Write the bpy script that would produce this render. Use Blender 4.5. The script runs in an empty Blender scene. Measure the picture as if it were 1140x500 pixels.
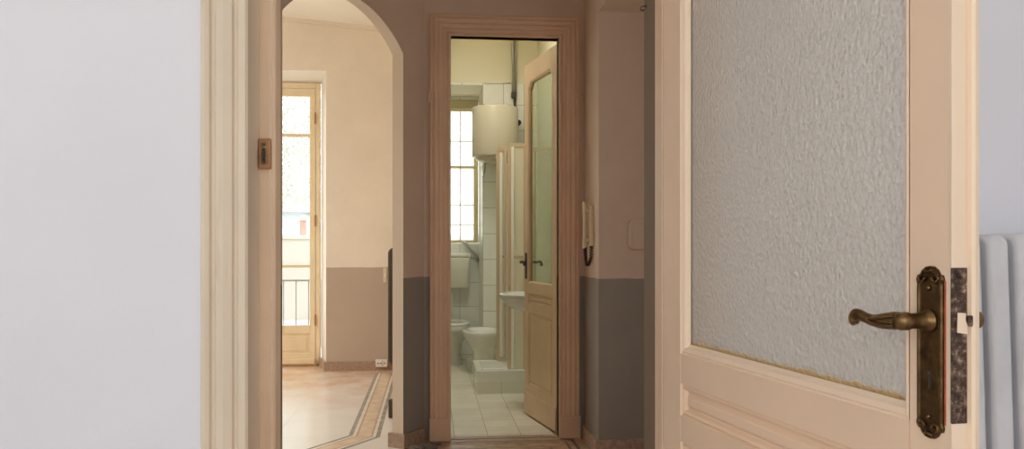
import bpy, bmesh, math, random
from mathutils import Vector, Matrix
random.seed(7)
SC = bpy.context.scene
COL = SC.collection
PI = math.pi
EYE = 1.155

# ------------------------------------------------------------------ node helpers
def new_mat(name):
    m = bpy.data.materials.new(name); m.use_nodes = True
    nt = m.node_tree; nt.nodes.clear()
    out = nt.nodes.new('ShaderNodeOutputMaterial')
    return m, nt, out

def N(nt, kind, **kw):
    n = nt.nodes.new(kind)
    for k, v in kw.items():
        if k.startswith('i_'):
            key = k[2:]
            key = int(key) if key.isdigit() else key.replace('_', ' ')
            n.inputs[key].default_value = v
        else:
            setattr(n, k, v)
    return n

def L(nt, a, b): nt.links.new(a, b)

def c4(c): return (c[0], c[1], c[2], 1.0)

def ramp(nt, fac, stops):
    r = nt.nodes.new('ShaderNodeValToRGB')
    el = r.color_ramp.elements
    while len(el) < len(stops): el.new(0.5)
    for e, (p, c) in zip(el, stops):
        e.position = p; e.color = c4(c)
    L(nt, fac, r.inputs['Fac'])
    return r.outputs['Color']

def mixc(nt, fac, a, b, mode='MIX'):
    n = nt.nodes.new('ShaderNodeMix'); n.data_type = 'RGBA'; n.blend_type = mode
    if isinstance(fac, (int, float)): n.inputs[0].default_value = fac
    else: L(nt, fac, n.inputs[0])
    for s, v in ((n.inputs[6], a), (n.inputs[7], b)):
        if isinstance(v, tuple): s.default_value = c4(v)
        else: L(nt, v, s)
    return n.outputs[2]

def pos(nt):
    return nt.nodes.new('ShaderNodeNewGeometry').outputs['Position']

def objco(nt):
    return nt.nodes.new('ShaderNodeTexCoord').outputs['Object']

def noise(nt, co, scale, detail=4, rough=.55):
    n = N(nt, 'ShaderNodeTexNoise', i_Scale=scale, i_Detail=detail, i_Roughness=rough)
    L(nt, co, n.inputs['Vector']); return n.outputs['Fac']

def finish(nt, out, col, rough=.5, metal=0., bump=None, bstr=.1, bdist=.002, spec=.5, trans=None):
    b = N(nt, 'ShaderNodeBsdfPrincipled')
    if isinstance(col, tuple): b.inputs['Base Color'].default_value = c4(col)
    else: L(nt, col, b.inputs['Base Color'])
    if isinstance(rough, (int, float)): b.inputs['Roughness'].default_value = rough
    else: L(nt, rough, b.inputs['Roughness'])
    b.inputs['Metallic'].default_value = metal
    b.inputs['Specular IOR Level'].default_value = spec
    if trans: b.inputs['Transmission Weight'].default_value = trans
    if bump is not None:
        bp = N(nt, 'ShaderNodeBump', i_Strength=bstr, i_Distance=bdist)
        L(nt, bump, bp.inputs['Height']); L(nt, bp.outputs[0], b.inputs['Normal'])
    L(nt, b.outputs[0], out.inputs['Surface'])
    return b

def paint(name, col, rough=.5, var=.06, scale=2.5, bstr=.15, spec=.4, grime=None):
    """brushed paint: soft mottling, optional grimy streaks"""
    m, nt, out = new_mat(name)
    co = objco(nt)
    n1 = noise(nt, co, scale, 5)
    lo = tuple(c * (1 - var * 1.6) for c in col); hi = tuple(min(1, c * (1 + var)) for c in col)
    c = ramp(nt, n1, [(.3, lo), (.7, hi)])
    if grime:
        mp = N(nt, 'ShaderNodeMapping'); mp.inputs['Scale'].default_value = (30, 30, 2.2)
        L(nt, co, mp.inputs['Vector'])
        g = noise(nt, mp.outputs[0], 1.4, 6, .65)
        f = ramp(nt, g, [(.56, (0, 0, 0)), (.72, (.55, .55, .55))])
        c = mixc(nt, f, c, grime)
    n2 = noise(nt, co, 60, 3)
    finish(nt, out, c, rough, bump=n2, bstr=bstr, bdist=.0015, spec=spec)
    return m

def two_tone(name, up, low, h=.982, var=.05):
    m, nt, out = new_mat(name)
    p = pos(nt)
    sx = N(nt, 'ShaderNodeSeparateXYZ'); L(nt, p, sx.inputs[0])
    wob = noise(nt, p, 6, 2)
    ma = N(nt, 'ShaderNodeMath', operation='MULTIPLY_ADD'); ma.inputs[1].default_value = .012; ma.inputs[2].default_value = h - .006
    L(nt, wob, ma.inputs[0])
    gt = N(nt, 'ShaderNodeMath', operation='GREATER_THAN'); L(nt, sx.outputs['Z'], gt.inputs[0]); L(nt, ma.outputs[0], gt.inputs[1])
    n1 = noise(nt, p, 1.7, 6, .6)
    cu = ramp(nt, n1, [(.3, tuple(c * (1 - var * 1.6) for c in up)), (.7, tuple(min(1, c * (1 + var)) for c in up))])
    cl = ramp(nt, n1, [(.3, tuple(c * (1 - var * 1.8) for c in low)), (.7, tuple(min(1, c * (1 + var)) for c in low))])
    c = mixc(nt, gt.outputs[0], cl, cu)
    n2 = noise(nt, p, 45, 3)
    finish(nt, out, c, .6, bump=n2, bstr=.2, bdist=.002, spec=.3)
    return m

def tiles(name, ua, va, su, sv, off, col, grout, gw=.004, rough=.25, var=.05, top=None, topcol=None, dirt=None, wear=None):
    """glazed tile grid on two world axes; above height `top` plain plaster"""
    m, nt, out = new_mat(name)
    p = pos(nt)
    sx = N(nt, 'ShaderNodeSeparateXYZ'); L(nt, p, sx.inputs[0])
    def line(ax, s, o):
        a = N(nt, 'ShaderNodeMath', operation='SUBTRACT'); L(nt, sx.outputs[ax], a.inputs[0]); a.inputs[1].default_value = o
        d = N(nt, 'ShaderNodeMath', operation='DIVIDE'); L(nt, a.outputs[0], d.inputs[0]); d.inputs[1].default_value = s
        f = N(nt, 'ShaderNodeMath', operation='FRACT'); L(nt, d.outputs[0], f.inputs[0])
        fl = N(nt, 'ShaderNodeMath', operation='FLOOR'); L(nt, d.outputs[0], fl.inputs[0])
        lt = N(nt, 'ShaderNodeMath', operation='LESS_THAN'); L(nt, f.outputs[0], lt.inputs[0]); lt.inputs[1].default_value = gw / s
        return lt.outputs[0], fl.outputs[0]
    l1, f1 = line(ua, su, off[0]); l2, f2 = line(va, sv, off[1])
    mx = N(nt, 'ShaderNodeMath', operation='MAXIMUM'); L(nt, l1, mx.inputs[0]); L(nt, l2, mx.inputs[1])
    cb = N(nt, 'ShaderNodeCombineXYZ'); L(nt, f1, cb.inputs[0]); L(nt, f2, cb.inputs[1])
    wn = N(nt, 'ShaderNodeTexWhiteNoise'); L(nt, cb.outputs[0], wn.inputs['Vector'])
    n1 = noise(nt, p, 5, 5, .65)
    av = N(nt, 'ShaderNodeMath', operation='MULTIPLY_ADD'); L(nt, wn.outputs['Value'], av.inputs[0]); av.inputs[1].default_value = .4; L(nt, n1, av.inputs[2])
    c = ramp(nt, av.outputs[0], [(.35, tuple(x * (1 - var * 2) for x in col)), (1, tuple(min(1, x * (1 + var)) for x in col))])
    if dirt:
        n3 = noise(nt, p, 2.2, 7, .7)
        f = ramp(nt, n3, [(.46, (0, 0, 0)), (.68, (.8, .8, .8))])
        if wear:   # a worn brown patch lying on the floor between two y values
            mr = N(nt, 'ShaderNodeMapRange'); mr.inputs[1].default_value, mr.inputs[2].default_value = wear; mr.inputs[3].default_value = .12; mr.inputs[4].default_value = 1.25
            wy = N(nt, 'ShaderNodeMath', operation='MULTIPLY_ADD'); L(nt, n3, wy.inputs[0]); wy.inputs[1].default_value = 1.6; L(nt, sx.outputs['Y'], wy.inputs[2])
            L(nt, wy.outputs[0], mr.inputs[0])
            mm = N(nt, 'ShaderNodeMath', operation='MULTIPLY'); L(nt, mr.outputs[0], mm.inputs[0])
            n5 = ramp(nt, n3, [(.3, (.25, .25, .25)), (.6, (.8, .8, .8))]); L(nt, n5, mm.inputs[1])
            f = mm.outputs[0]
        c = mixc(nt, f, c, dirt)
    c = mixc(nt, mx.outputs[0], c, grout)
    r = None
    h = N(nt, 'ShaderNodeMath', operation='SUBTRACT'); h.inputs[0].default_value = 1; L(nt, mx.outputs[0], h.inputs[1])
    hh = h.outputs[0]
    rough_s = N(nt, 'ShaderNodeMath', operation='MULTIPLY_ADD'); L(nt, mx.outputs[0], rough_s.inputs[0]); rough_s.inputs[1].default_value = .5; rough_s.inputs[2].default_value = rough
    r = rough_s.outputs[0]
    if top is not None:
        gt = N(nt, 'ShaderNodeMath', operation='GREATER_THAN'); L(nt, sx.outputs['Z'], gt.inputs[0]); gt.inputs[1].default_value = top
        c = mixc(nt, gt.outputs[0], c, topcol)
        rm = N(nt, 'ShaderNodeMath', operation='MAXIMUM'); L(nt, r, rm.inputs[0]); L(nt, gt.outputs[0], rm.inputs[1]); r = rm.outputs[0]
    finish(nt, out, c, r, bump=hh, bstr=.25, bdist=.001)
    return m

def plain(name, col, rough=.4, metal=0, var=.0, scale=30, bstr=0., spec=.5):
    m, nt, out = new_mat(name)
    if var or bstr:
        co = objco(nt); n = noise(nt, co, scale, 5)
        c = ramp(nt, n, [(.3, tuple(x * (1 - var) for x in col)), (.7, tuple(min(1, x * (1 + var)) for x in col))])
        finish(nt, out, c, rough, metal, bump=n, bstr=bstr, bdist=.002, spec=spec)
    else:
        finish(nt, out, col, rough, metal, spec=spec)
    return m

def thin_glass(name, tint=(1, 1, 1), gloss=.07, diff=0., rough=.02):
    m, nt, out = new_mat(name)
    t = N(nt, 'ShaderNodeBsdfTransparent'); t.inputs[0].default_value = c4(tint)
    g = N(nt, 'ShaderNodeBsdfGlossy'); g.inputs['Roughness'].default_value = rough
    mx = N(nt, 'ShaderNodeMixShader'); mx.inputs[0].default_value = gloss
    L(nt, t.outputs[0], mx.inputs[1]); L(nt, g.outputs[0], mx.inputs[2])
    o = mx.outputs[0]
    if diff:
        tr = N(nt, 'ShaderNodeBsdfTranslucent'); tr.inputs[0].default_value = c4(tint)
        m2 = N(nt, 'ShaderNodeMixShader'); m2.inputs[0].default_value = diff
        L(nt, o, m2.inputs[1]); L(nt, tr.outputs[0], m2.inputs[2]); o = m2.outputs[0]
    L(nt, o, out.inputs['Surface'])
    return m

# ------------------------------------------------------------------ mesh builder
class MB:
    def __init__(s): s.bm = bmesh.new()
    def v(s, p): return s.bm.verts.new(p)
    def face(s, pts, mi=0, smooth=False):
        f = s.bm.faces.new([s.v(p) for p in pts]); f.material_index = mi; f.smooth = smooth; return f
    def box(s, x0, x1, y0, y1, z0, z1, bev=0., mi=0, seg=2):
        vs = [s.v((x, y, z)) for x in (x0, x1) for y in (y0, y1) for z in (z0, z1)]
        idx = [(0, 1, 3, 2), (4, 6, 7, 5), (0, 4, 5, 1), (2, 3, 7, 6), (0, 2, 6, 4), (1, 5, 7, 3)]
        fs = [s.bm.faces.new([vs[i] for i in q]) for q in idx]
        for f in fs: f.material_index = mi
        if bev > 0:
            es = list({e for f in fs for e in f.edges})
            r = bmesh.ops.bevel(s.bm, geom=es, offset=bev, segments=seg, profile=.6, affect='EDGES')
            for f in r['faces']: f.material_index = mi
        return s
    def prism(s, poly, z0, z1, mi=0):
        """plan polygon extruded in z"""
        a = [s.v((x, y, z0)) for x, y in poly]; b = [s.v((x, y, z1)) for x, y in poly]
        n = len(poly)
        fs = [s.bm.faces.new(a[::-1]), s.bm.faces.new(b)]
        for i in range(n): fs.append(s.bm.faces.new([a[i], a[(i + 1) % n], b[(i + 1) % n], b[i]]))
        for f in fs: f.material_index = mi
        return s
    def extr(s, poly3, vec, mi=0, smooth=False):
        """any flat polygon extruded along a vector"""
        v = Vector(vec)
        a = [s.v(p) for p in poly3]; b = [s.v(Vector(p) + v) for p in poly3]
        n = len(poly3)
        fs = [s.bm.faces.new(a[::-1]), s.bm.faces.new(b)]
        for i in range(n):
            f = s.bm.faces.new([a[i], a[(i + 1) % n], b[(i + 1) % n], b[i]]); f.smooth = smooth; fs.append(f)
        for f in fs: f.material_index = mi
        return s
    def loops(s, rings, closed=True, cap0=False, cap1=False, mi=0, smooth=True):
        R = [[s.v(p) for p in r] for r in rings]
        n = len(R[0])
        for a, b in zip(R, R[1:]):
            for i in range(n if closed else n - 1):
                f = s.bm.faces.new([a[i], a[(i + 1) % n], b[(i + 1) % n], b[i]]); f.smooth = smooth; f.material_index = mi
        if cap0: f = s.bm.faces.new(R[0][::-1]); f.material_index = mi
        if cap1: f = s.bm.faces.new(R[-1]); f.material_index = mi
        return s
    def loft(s, secs, seg=32, cap0=True, cap1=True, p=2.0, mi=0):
        """sections (cx, cy, z, rx, ry): stacked superellipses"""
        rings = []
        for sec in secs:
            cx, cy, z, rx, ry = sec[:5]; e = sec[5] if len(sec) > 5 else p
            ring = []
            for i in range(seg):
                a = 2 * PI * i / seg; c, si = math.cos(a), math.sin(a)
                ring.append((cx + rx * math.copysign(abs(c) ** (2 / e), c), cy + ry * math.copysign(abs(si) ** (2 / e), si), z))
            rings.append(ring)
        return s.loops(rings, True, cap0, cap1, mi)
    def tube(s, pts, rad, seg=12, cap=True, mi=0, flat=1.0):
        pts = [Vector(p) for p in pts]; n = len(pts)
        rr = rad if isinstance(rad, (list, tuple)) else [rad] * n
        rings = []; up = Vector((0, 0, 1))
        prev = None
        for i, p in enumerate(pts):
            d = (pts[min(i + 1, n - 1)] - pts[max(i - 1, 0)]).normalized()
            if prev is None:
                x = d.cross(up)
                if x.length < .01: x = d.cross(Vector((0, 1, 0)))
            else:
                x = prev - d * prev.dot(d)
            x.normalize(); prev = x; y = d.cross(x)
            rings.append([p + x * rr[i] * flat * math.cos(2 * PI * k / seg) + y * rr[i] * math.sin(2 * PI * k / seg) for k in range(seg)])
        return s.loops(rings, True, cap, cap, mi)
    def lathe(s, prof, c=(0, 0, 0), axis='z', seg=24, mi=0, cap=True):
        rings = []
        for r, h in prof:
            ring = []
            for i in range(seg):
                a = 2 * PI * i / seg; u, w = r * math.cos(a), r * math.sin(a)
                q = {'z': (u, w, h), 'y': (u, h, w), 'x': (h, u, w)}[axis]
                ring.append((c[0] + q[0], c[1] + q[1], c[2] + q[2]))
            rings.append(ring)
        return s.loops(rings, True, cap, cap, mi)
    def build(s, name, mats, parent=None, recalc=True):
        if recalc: bmesh.ops.recalc_face_normals(s.bm, faces=s.bm.faces)
        me = bpy.data.meshes.new(name); s.bm.to_mesh(me); s.bm.free()
        for m in (mats if isinstance(mats, (list, tuple)) else [mats]): me.materials.append(m)
        o = bpy.data.objects.new(name, me); COL.objects.link(o)
        if parent: o.parent = parent
        return o

def smooth_path(pts, n=8):
    """Catmull-Rom through points (any dimension)"""
    out = []
    P = [Vector(p) for p in pts]
    for i in range(len(P) - 1):
        p0 = P[max(i - 1, 0)]; p1 = P[i]; p2 = P[i + 1]; p3 = P[min(i + 2, len(P) - 1)]
        for k in range(n):
            t = k / n
            out.append(.5 * ((2 * p1) + (p2 - p0) * t + (2 * p0 - 5 * p1 + 4 * p2 - p3) * t * t + (3 * p1 - p0 - 3 * p2 + p3) * t ** 3))
    out.append(P[-1]); return out

def tag(o, label=None, cat=None, group=None, kind=None):
    if label: o['label'] = label
    if cat: o['category'] = cat
    if group: o['group'] = group
    if kind: o['kind'] = kind
    return o

def struct(name, mb, m, label, cat):
    return tag(mb.build(name, m), label, cat, kind='structure')

def empty(name, loc, rz=0., label=None, cat=None, group=None, kind=None):
    o = bpy.data.objects.new(name, None); COL.objects.link(o)
    o.location = loc; o.rotation_euler = (0, 0, rz); o.empty_display_size = .1
    return tag(o, label, cat, group, kind)

def offset_poly(poly, d):
    """inset a convex counter-clockwise polygon by d"""
    n = len(poly); out = []
    for i in range(n):
        p0, p1, p2 = Vector(poly[i - 1]), Vector(poly[i]), Vector(poly[(i + 1) % n])
        a = (p1 - p0).normalized(); b = (p2 - p1).normalized()
        na, nb = Vector((-a.y, a.x)), Vector((-b.y, b.x))
        k = (na + nb) / (1 + na.dot(nb))
        q = p1 + k * d; out.append((q.x, q.y))
    return out

# ------------------------------------------------------------------ materials
CREAM = (.86, .65, .48)
M = {}
M['cream'] = paint('cream gloss paint', CREAM, .38, .04, 3, .12, .45)
M['cream_old'] = paint('worn cream paint', (.80, .60, .43), .42, .05, 4, .2, .4, grime=(.55, .36, .22))
M['edge'] = paint('pale cream edge paint', (.90, .715, .545), .4, .04, 4, .15, .4)
M['casing'] = paint('ivory casing paint', (.74, .625, .50), .42, .04, 4, .18, .4, grime=(.56, .42, .3))
M['pink_cream'] = paint('salmon cream paint', (.76, .53, .36), .42, .05, 4, .18, .4)
M['bath_door'] = paint('aged bathroom door paint', (.75, .55, .36), .4, .05, 4, .15, .4)
M['lilac'] = paint('lilac white wall paint', (.78, .785, .86), .65, .03, 1.6, .2, .25)
M['white_ceiling'] = paint('white ceiling paint', (.82, .80, .76), .7, .02, 1.5, .1, .2)
M['hall'] = two_tone('hall paint two tone', (.70, .55, .44), (.32, .285, .245))
M['hall_plain'] = paint('hall plain paint', (.70, .56, .44), .6, .05, 2, .2, .3)
M['return'] = paint('dark brown return', (.22, .165, .115), .6, .05, 2, .2, .3)  # darker, browner version of the plain hall paint
M['reveal'] = paint('arch reveal paint', (.76, .63, .49), .6, .04, 2.5, .2, .3)
M['far'] = two_tone('far room paint two tone', (.83, .735, .615), (.52, .415, .325), .972)
M['far_ceil'] = paint('far room ceiling paint', (.93, .88, .78), .7, .03, 1.5, .1, .2)
M['white_reveal'] = paint('white window reveal paint', (.86, .82, .74), .6, .03, 2, .1, .3)
M['stone'] = plain('brown terrazzo skirting', (.40, .27, .19), .45, var=.25, scale=45, bstr=.1)
M['bath_plaster'] = paint('bathroom plaster', (.75, .69, .52), .6, .03, 2, .15, .3)
PLAS = (.75, .69, .52)
M['tile_y'] = tiles('bath wall tile facing front', 'X', 'Z', .2, .25, (.105, .04), (.80, .80, .72), (.34, .31, .25), .0045, .2, .03, 2.75, PLAS)
M['tile_x'] = tiles('bath wall tile facing side', 'Y', 'Z', .2, .25, (5.1, .04), (.80, .80, .72), (.34, .31, .25), .0045, .2, .03, 2.75, PLAS)
M['tile_plinth'] = tiles('plinth tile', 'X', 'Z', .2, .25, (.36, -.15), (.78, .77, .67), (.45, .42, .33), .0035, .2, .03)
M['bath_floor'] = tiles('bath floor tile', 'X', 'Y', .205, .205, (.145, 5.05), (.88, .83, .69), (.32, .29, .22), .005, .22, .07)
M['far_floor'] = tiles('far room floor tile', 'X', 'Y', .45, .45, (-.945, 5.1), (.88, .86, .80), (.47, .40, .32), .003, .22, .03, dirt=(.66, .42, .25), wear=(6.6, 8.2))
M['hall_floor'] = tiles('hall floor terrazzo', 'X', 'Y', .225, .225, (.1, 4.7), (.52, .35, .23), (.28, .19, .13), .003, .22, .1, dirt=(.36, .21, .12))
M['near_floor'] = tiles('near floor tile', 'X', 'Y', .3, .3, (0, 0), (.55, .46, .36), (.3, .25, .2), .004, .35, .05)
M['st_green'] = plain('green grey inlay', (.33, .33, .28), .16, var=.3, scale=14)
M['st_white'] = plain('white inlay', (.86, .80, .68), .16, var=.08, scale=14)
M['st_pink'] = plain('brown pink inlay', (.55, .40, .29), .16, var=.2, scale=14)
M['st_mid'] = plain('ochre inlay', (.76, .60, .42), .16, var=.15, scale=10)
M['st_brown'] = plain('brown inlay', (.40, .25, .15), .25, var=.25, scale=14)
M['st_dark'] = plain('dark brown inlay', (.10, .055, .03), .6, var=.3, scale=20)
M['ceramic'] = plain('white sanitary ceramic', (.80, .79, .72), .12, var=.02, scale=4)
M['ceramic_grey'] = plain('greyish basin ceramic', (.62, .63, .58), .15, var=.03, scale=4)
M['plastic'] = plain('white cistern plastic', (.80, .78, .68), .3)
M['enamel'] = plain('white boiler enamel', (.60, .535, .405), .25)
M['chrome'] = plain('dull pipe metal', (.42, .41, .36), .35, .85)
M['dark_metal'] = plain('dark pipe metal', (.08, .075, .065), .5, .6)
M['iron'] = plain('dark iron', (.06, .055, .05), .5, .4)
M['alu'] = plain('beige enamelled aluminium', (.58, .45, .29), .35, .1)
M['shower_panel'] = None
M['rad_white'] = paint('chalky white radiator enamel', (.70, .70, .74), .5, .05, 14, .3, .4, grime=(.42, .41, .43))
M['rad_web'] = plain('shade grey radiator core', (.26, .25, .26), .8, var=.2, scale=20)  # dark grey puts the shade between radiator sections into the colour
M['rad_brown'] = plain('brown radiator enamel', (.075, .05, .033), .4, var=.2, scale=12)
M['ivory_plastic'] = plain('aged ivory plastic', (.72, .60, .40), .35, var=.05, scale=20)
M['white_plastic'] = plain('white plastic', (.85, .80, .70), .4)
M['black_rubber'] = plain('dark cord rubber', (.05, .04, .03), .6)
M['brick'] = plain('keeper wood brown', (.42, .20, .09), .5, var=.15, scale=60)
M['door_win'] = paint('yellowed window paint', (.84, .69, .45), .4, .05, 5, .12, .4)
M['bath_win'] = paint('greenish window paint', (.66, .56, .34), .45, .05, 5, .12, .4)
M['clear'] = thin_glass('clear window glass', (.98, .99, .98), .06)
M['door_clear'] = thin_glass('greenish door glass', (.88, .90, .80), .12, .10)
M['bath_glass'] = thin_glass('misted window glass', (.98, .99, .95), .05, .25)
M['debris'] = plain('grey mortar lump', (.14, .12, .10), .85, var=.45, scale=40, bstr=.5)
M['ext_white'] = paint('white garden wall render', (.52, .475, .40), .8, .06, 1.2, .2, .2)
M['ext_blue'] = paint('pale blue render', (.60, .68, .74), .8, .04, 1, .1, .2)
M['ext_red'] = plain('red brick', (.50, .30, .24), .8, var=.2, scale=8)
M['leaf'] = plain('pale olive leaves', (.60, .60, .52), .6, var=.3, scale=3)
M['rail'] = plain('grey railing paint', (.30, .29, .27), .5)
M['bark'] = plain('bark', (.22, .16, .1), .9, var=.3, scale=10)
M['terrace'] = plain('pale terrace paving', (.62, .58, .52), .7, var=.1, scale=4)
M['wood_screw'] = plain('screw steel', (.2, .17, .14), .4, .8)

# antique brass with darker recesses and red-brown undertone
def brass_mat(name, lo, hi):
    m, nt, out = new_mat(name)
    co = objco(nt); n = noise(nt, co, 60, 5, .6)
    c = ramp(nt, n, [(.3, lo), (.75, hi)])
    finish(nt, out, c, .36, .9, bump=n, bstr=.12, bdist=.0008)
    return m
M['brass'] = brass_mat('antique brass', (.10, .055, .022), (.30, .18, .075))
M['brass_dark'] = brass_mat('darkened brass plate', (.05, .028, .012), (.17, .10, .04))
def rust_mat():
    m, nt, out = new_mat('rusted mortise plate')
    co = objco(nt); n = noise(nt, co, 95, 8, .72); n2 = noise(nt, co, 160, 6, .7)
    c = ramp(nt, n, [(.36, (.022, .015, .012)), (.49, (.085, .05, .036)), (.57, (.22, .14, .10)), (.66, (.50, .40, .31))])
    finish(nt, out, c, .7, .35, bump=n2, bstr=.7, bdist=.0015)
    return m
M['rust'] = rust_mat()
M['red_paint'] = plain('red undercoat', (.48, .12, .07), .5, var=.3, scale=90)

# hammered obscure glass, with yellowed putty creeping in at the bottom edge
def hammered():
    m, nt, out = new_mat('hammered obscure glass')
    co = objco(nt)
    mp = N(nt, 'ShaderNodeMapping'); mp.inputs['Scale'].default_value = (1, 1, .8); L(nt, co, mp.inputs[0])
    wob = N(nt, 'ShaderNodeTexNoise', i_Scale=120., i_Detail=2.); L(nt, mp.outputs[0], wob.inputs['Vector'])
    mv = N(nt, 'ShaderNodeVectorMath', operation='MULTIPLY_ADD'); L(nt, wob.outputs['Color'], mv.inputs[0]); mv.inputs[1].default_value = (.004,) * 3; L(nt, mp.outputs[0], mv.inputs[2])
    vo = N(nt, 'ShaderNodeTexVoronoi', feature='SMOOTH_F1', i_Scale=150.); vo.inputs['Smoothness'].default_value = .35; L(nt, mv.outputs[0], vo.inputs['Vector'])
    sx = N(nt, 'ShaderNodeSeparateXYZ'); L(nt, co, sx.inputs[0])
    pn = noise(nt, co, 40, 4, .6)
    # putty fringe: distance above glass bottom
    a = N(nt, 'ShaderNodeMath', operation='SUBTRACT'); L(nt, sx.outputs['Z'], a.inputs[0]); a.inputs[1].default_value = .966
    b = N(nt, 'ShaderNodeMath', operation='MULTIPLY_ADD'); L(nt, pn, b.inputs[0]); b.inputs[1].default_value = -.016; L(nt, a.outputs[0], b.inputs[2])
    fr = ramp(nt, b.outputs[0], [(0., (1, 1, 1)), (.004, (0, 0, 0))])
    bp = N(nt, 'ShaderNodeBump', i_Strength=1.0, i_Distance=.0026); L(nt, vo.outputs['Distance'], bp.inputs['Height'])
    pr = N(nt, 'ShaderNodeBsdfPrincipled')
    L(nt, mixc(nt, fr, (.985, .95, .885), (.60, .42, .2)), pr.inputs['Base Color'])
    pr.inputs['Roughness'].default_value = .24
    inv = N(nt, 'ShaderNodeMath', operation='MULTIPLY_ADD'); L(nt, fr, inv.inputs[0]); inv.inputs[1].default_value = -.55; inv.inputs[2].default_value = .58
    L(nt, inv.outputs[0], pr.inputs['Transmission Weight'])
    pr.inputs['IOR'].default_value = 1.45
    L(nt, bp.outputs[0], pr.inputs['Normal'])
    L(nt, pr.outputs[0], out.inputs['Surface'])
    return m
M['hammered'] = hammered()
def shower_panel():
    m, nt, out = new_mat('translucent shower panel')
    d = N(nt, 'ShaderNodeBsdfDiffuse'); d.inputs[0].default_value = (.90, .86, .72, 1)
    t = N(nt, 'ShaderNodeBsdfTranslucent'); t.inputs[0].default_value = (.92, .88, .74, 1)
    mx = N(nt, 'ShaderNodeMixShader'); mx.inputs[0].default_value = .45
    L(nt, d.outputs[0], mx.inputs[1]); L(nt, t.outputs[0], mx.inputs[2]); L(nt, mx.outputs[0], out.inputs['Surface'])
    return m
M['shower_panel'] = shower_panel()

# ================================================================== SETTING
HT = 3.8
# ---- near room (camera stands in it)
w = MB()
w.box(-2.6, -.332, 1.48, 1.70, 0, HT); w.box(.505, 2.4, 1.48, 1.70, 0, HT); w.box(-.332, .505, 1.48, 1.70, 2.475, HT)
struct('wall_front', w, M['lilac'], 'lilac white wall around the near doorway, with the radiator at its right', 'wall')
w = MB()
w.box(-2.75, -2.6, -2.75, -1.9, 0, HT); w.box(-2.75, -2.6, -.2, 1.7, 0, HT); w.box(-2.75, -2.6, -1.9, -.2, 0, .75); w.box(-2.75, -2.6, -1.9, -.2, 2.75, HT)
struct('wall_left', w, M['lilac'], 'lilac white side wall of the near room, out of frame on the left', 'wall')
w = MB(); w.box(2.4, 2.55, -2.75, 1.7, 0, HT)
struct('wall_right', w, M['lilac'], 'lilac white side wall of the near room behind the open glazed door', 'wall')
w = MB()
BX0, BX1, BZ0, BZ1 = -2.1, 1.5, .75, 2.75
w.box(-2.75, BX0, -2.75, -2.6, 0, HT); w.box(BX1, 2.55, -2.75, -2.6, 0, HT)
w.box(BX0, BX1, -2.75, -2.6, 0, BZ0); w.box(BX0, BX1, -2.75, -2.6, BZ1, HT)
struct('wall_back', w, M['lilac'], 'lilac white wall with the added window behind the camera', 'wall')
w = MB(); w.box(-2.75, 2.55, -2.75, 1.7, 3.1, 3.25)
struct('ceiling_near', w, M['white_ceiling'], 'white ceiling of the near room above the frame', 'ceiling')
w = MB(); w.box(-2.75, 2.55, -2.75, 1.6, -.1, 0)
struct('floor_near', w, M['near_floor'], 'tiled floor of the near room below the frame', 'floor')

def simple_window(name, x0, x1, y0, y1, z0, z1, n, axis, label):
    """frame with glass in a plain opening; axis is the one the window runs along"""
    r = tag(bpy.data.objects.new(name, None), label, 'window', kind='structure'); COL.objects.link(r)
    f = MB(); g = MB(); t = .06
    def bx(mb, a0, a1, b0, b1, c0, c1):
        if axis == 'x': mb.box(a0, a1, b0, b1, c0, c1, .004)
        else: mb.box(b0, b1, a0, a1, c0, c1, .004)
    a0, a1, b0, b1 = (x0, x1, y0, y1) if axis == 'x' else (y0, y1, x0, x1)
    bx(f, a0, a0 + t, b0, b1, z0, z1); bx(f, a1 - t, a1, b0, b1, z0, z1)
    bx(f, a0 + t, a1 - t, b0, b1, z0, z0 + t); bx(f, a0 + t, a1 - t, b0, b1, z1 - t, z1)
    for i in range(1, n):
        q = a0 + (a1 - a0) * i / n; bx(f, q - .035, q + .035, b0, b1, z0 + t, z1 - t)
    bm_ = (b0 + b1) / 2
    bx(g, a0 + t, a1 - t, bm_ - .002, bm_ + .002, z0 + t, z1 - t)
    f.build('frame', M['casing'], r); g.build('pane', M['clear'], r)
    return r
simple_window('added_window_3', BX0, BX1, -2.71, -2.65, BZ0, BZ1, 3, 'x', 'added wide window of the near room behind the camera')  # made-up window, added to light the near room

simple_window('added_window_5', -2.71, -2.65, -1.9, -.2, .75, 2.75, 2, 'y', 'added side window of the near room, out of view')  # made-up window, added to brighten the open door leaf

# ---- hall
w = MB(); w.box(-.12, .1235, 4.93, 5.0, 0, HT); w.box(.778, 1.2, 4.93, 5.0, 0, HT); w.box(.1235, .778, 4.93, 5.0, 2.43, HT)
struct('wall_bathroom', w, [M['hall']], 'pinkish hall wall with grey dado around the bathroom door', 'wall')
w = MB(); w.box(.937, 2.3, 4.5, 4.93, 0, HT)
struct('wall_pier', w, [M['hall']], 'projecting hall wall with grey dado right of the bathroom door', 'wall')
w = MB(); w.box(2.2, 2.35, 1.7, 1.95, 0, HT); w.box(2.2, 2.35, 2.55, 4.5, 0, HT); w.box(2.2, 2.35, 1.95, 2.55, 0, .9); w.box(2.2, 2.35, 1.95, 2.55, 2.3, HT)
struct('wall_hall_right', w, [M['hall']], 'hall side wall hidden behind the open glazed door', 'wall')
w = MB(); w.box(-1.5, -1.365, 1.7, 2.93, 0, HT)
struct('wall_hall_left', w, [M['hall']], 'hall side wall hidden behind the left door casing', 'wall')
w = MB(); w.box(.937, 2.2, 2.6, 4.5, 2.48, 3.3)
struct('ceiling_soffit', w, M['hall_plain'], 'lowered beige soffit over the right end of the hall', 'ceiling')
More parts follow.
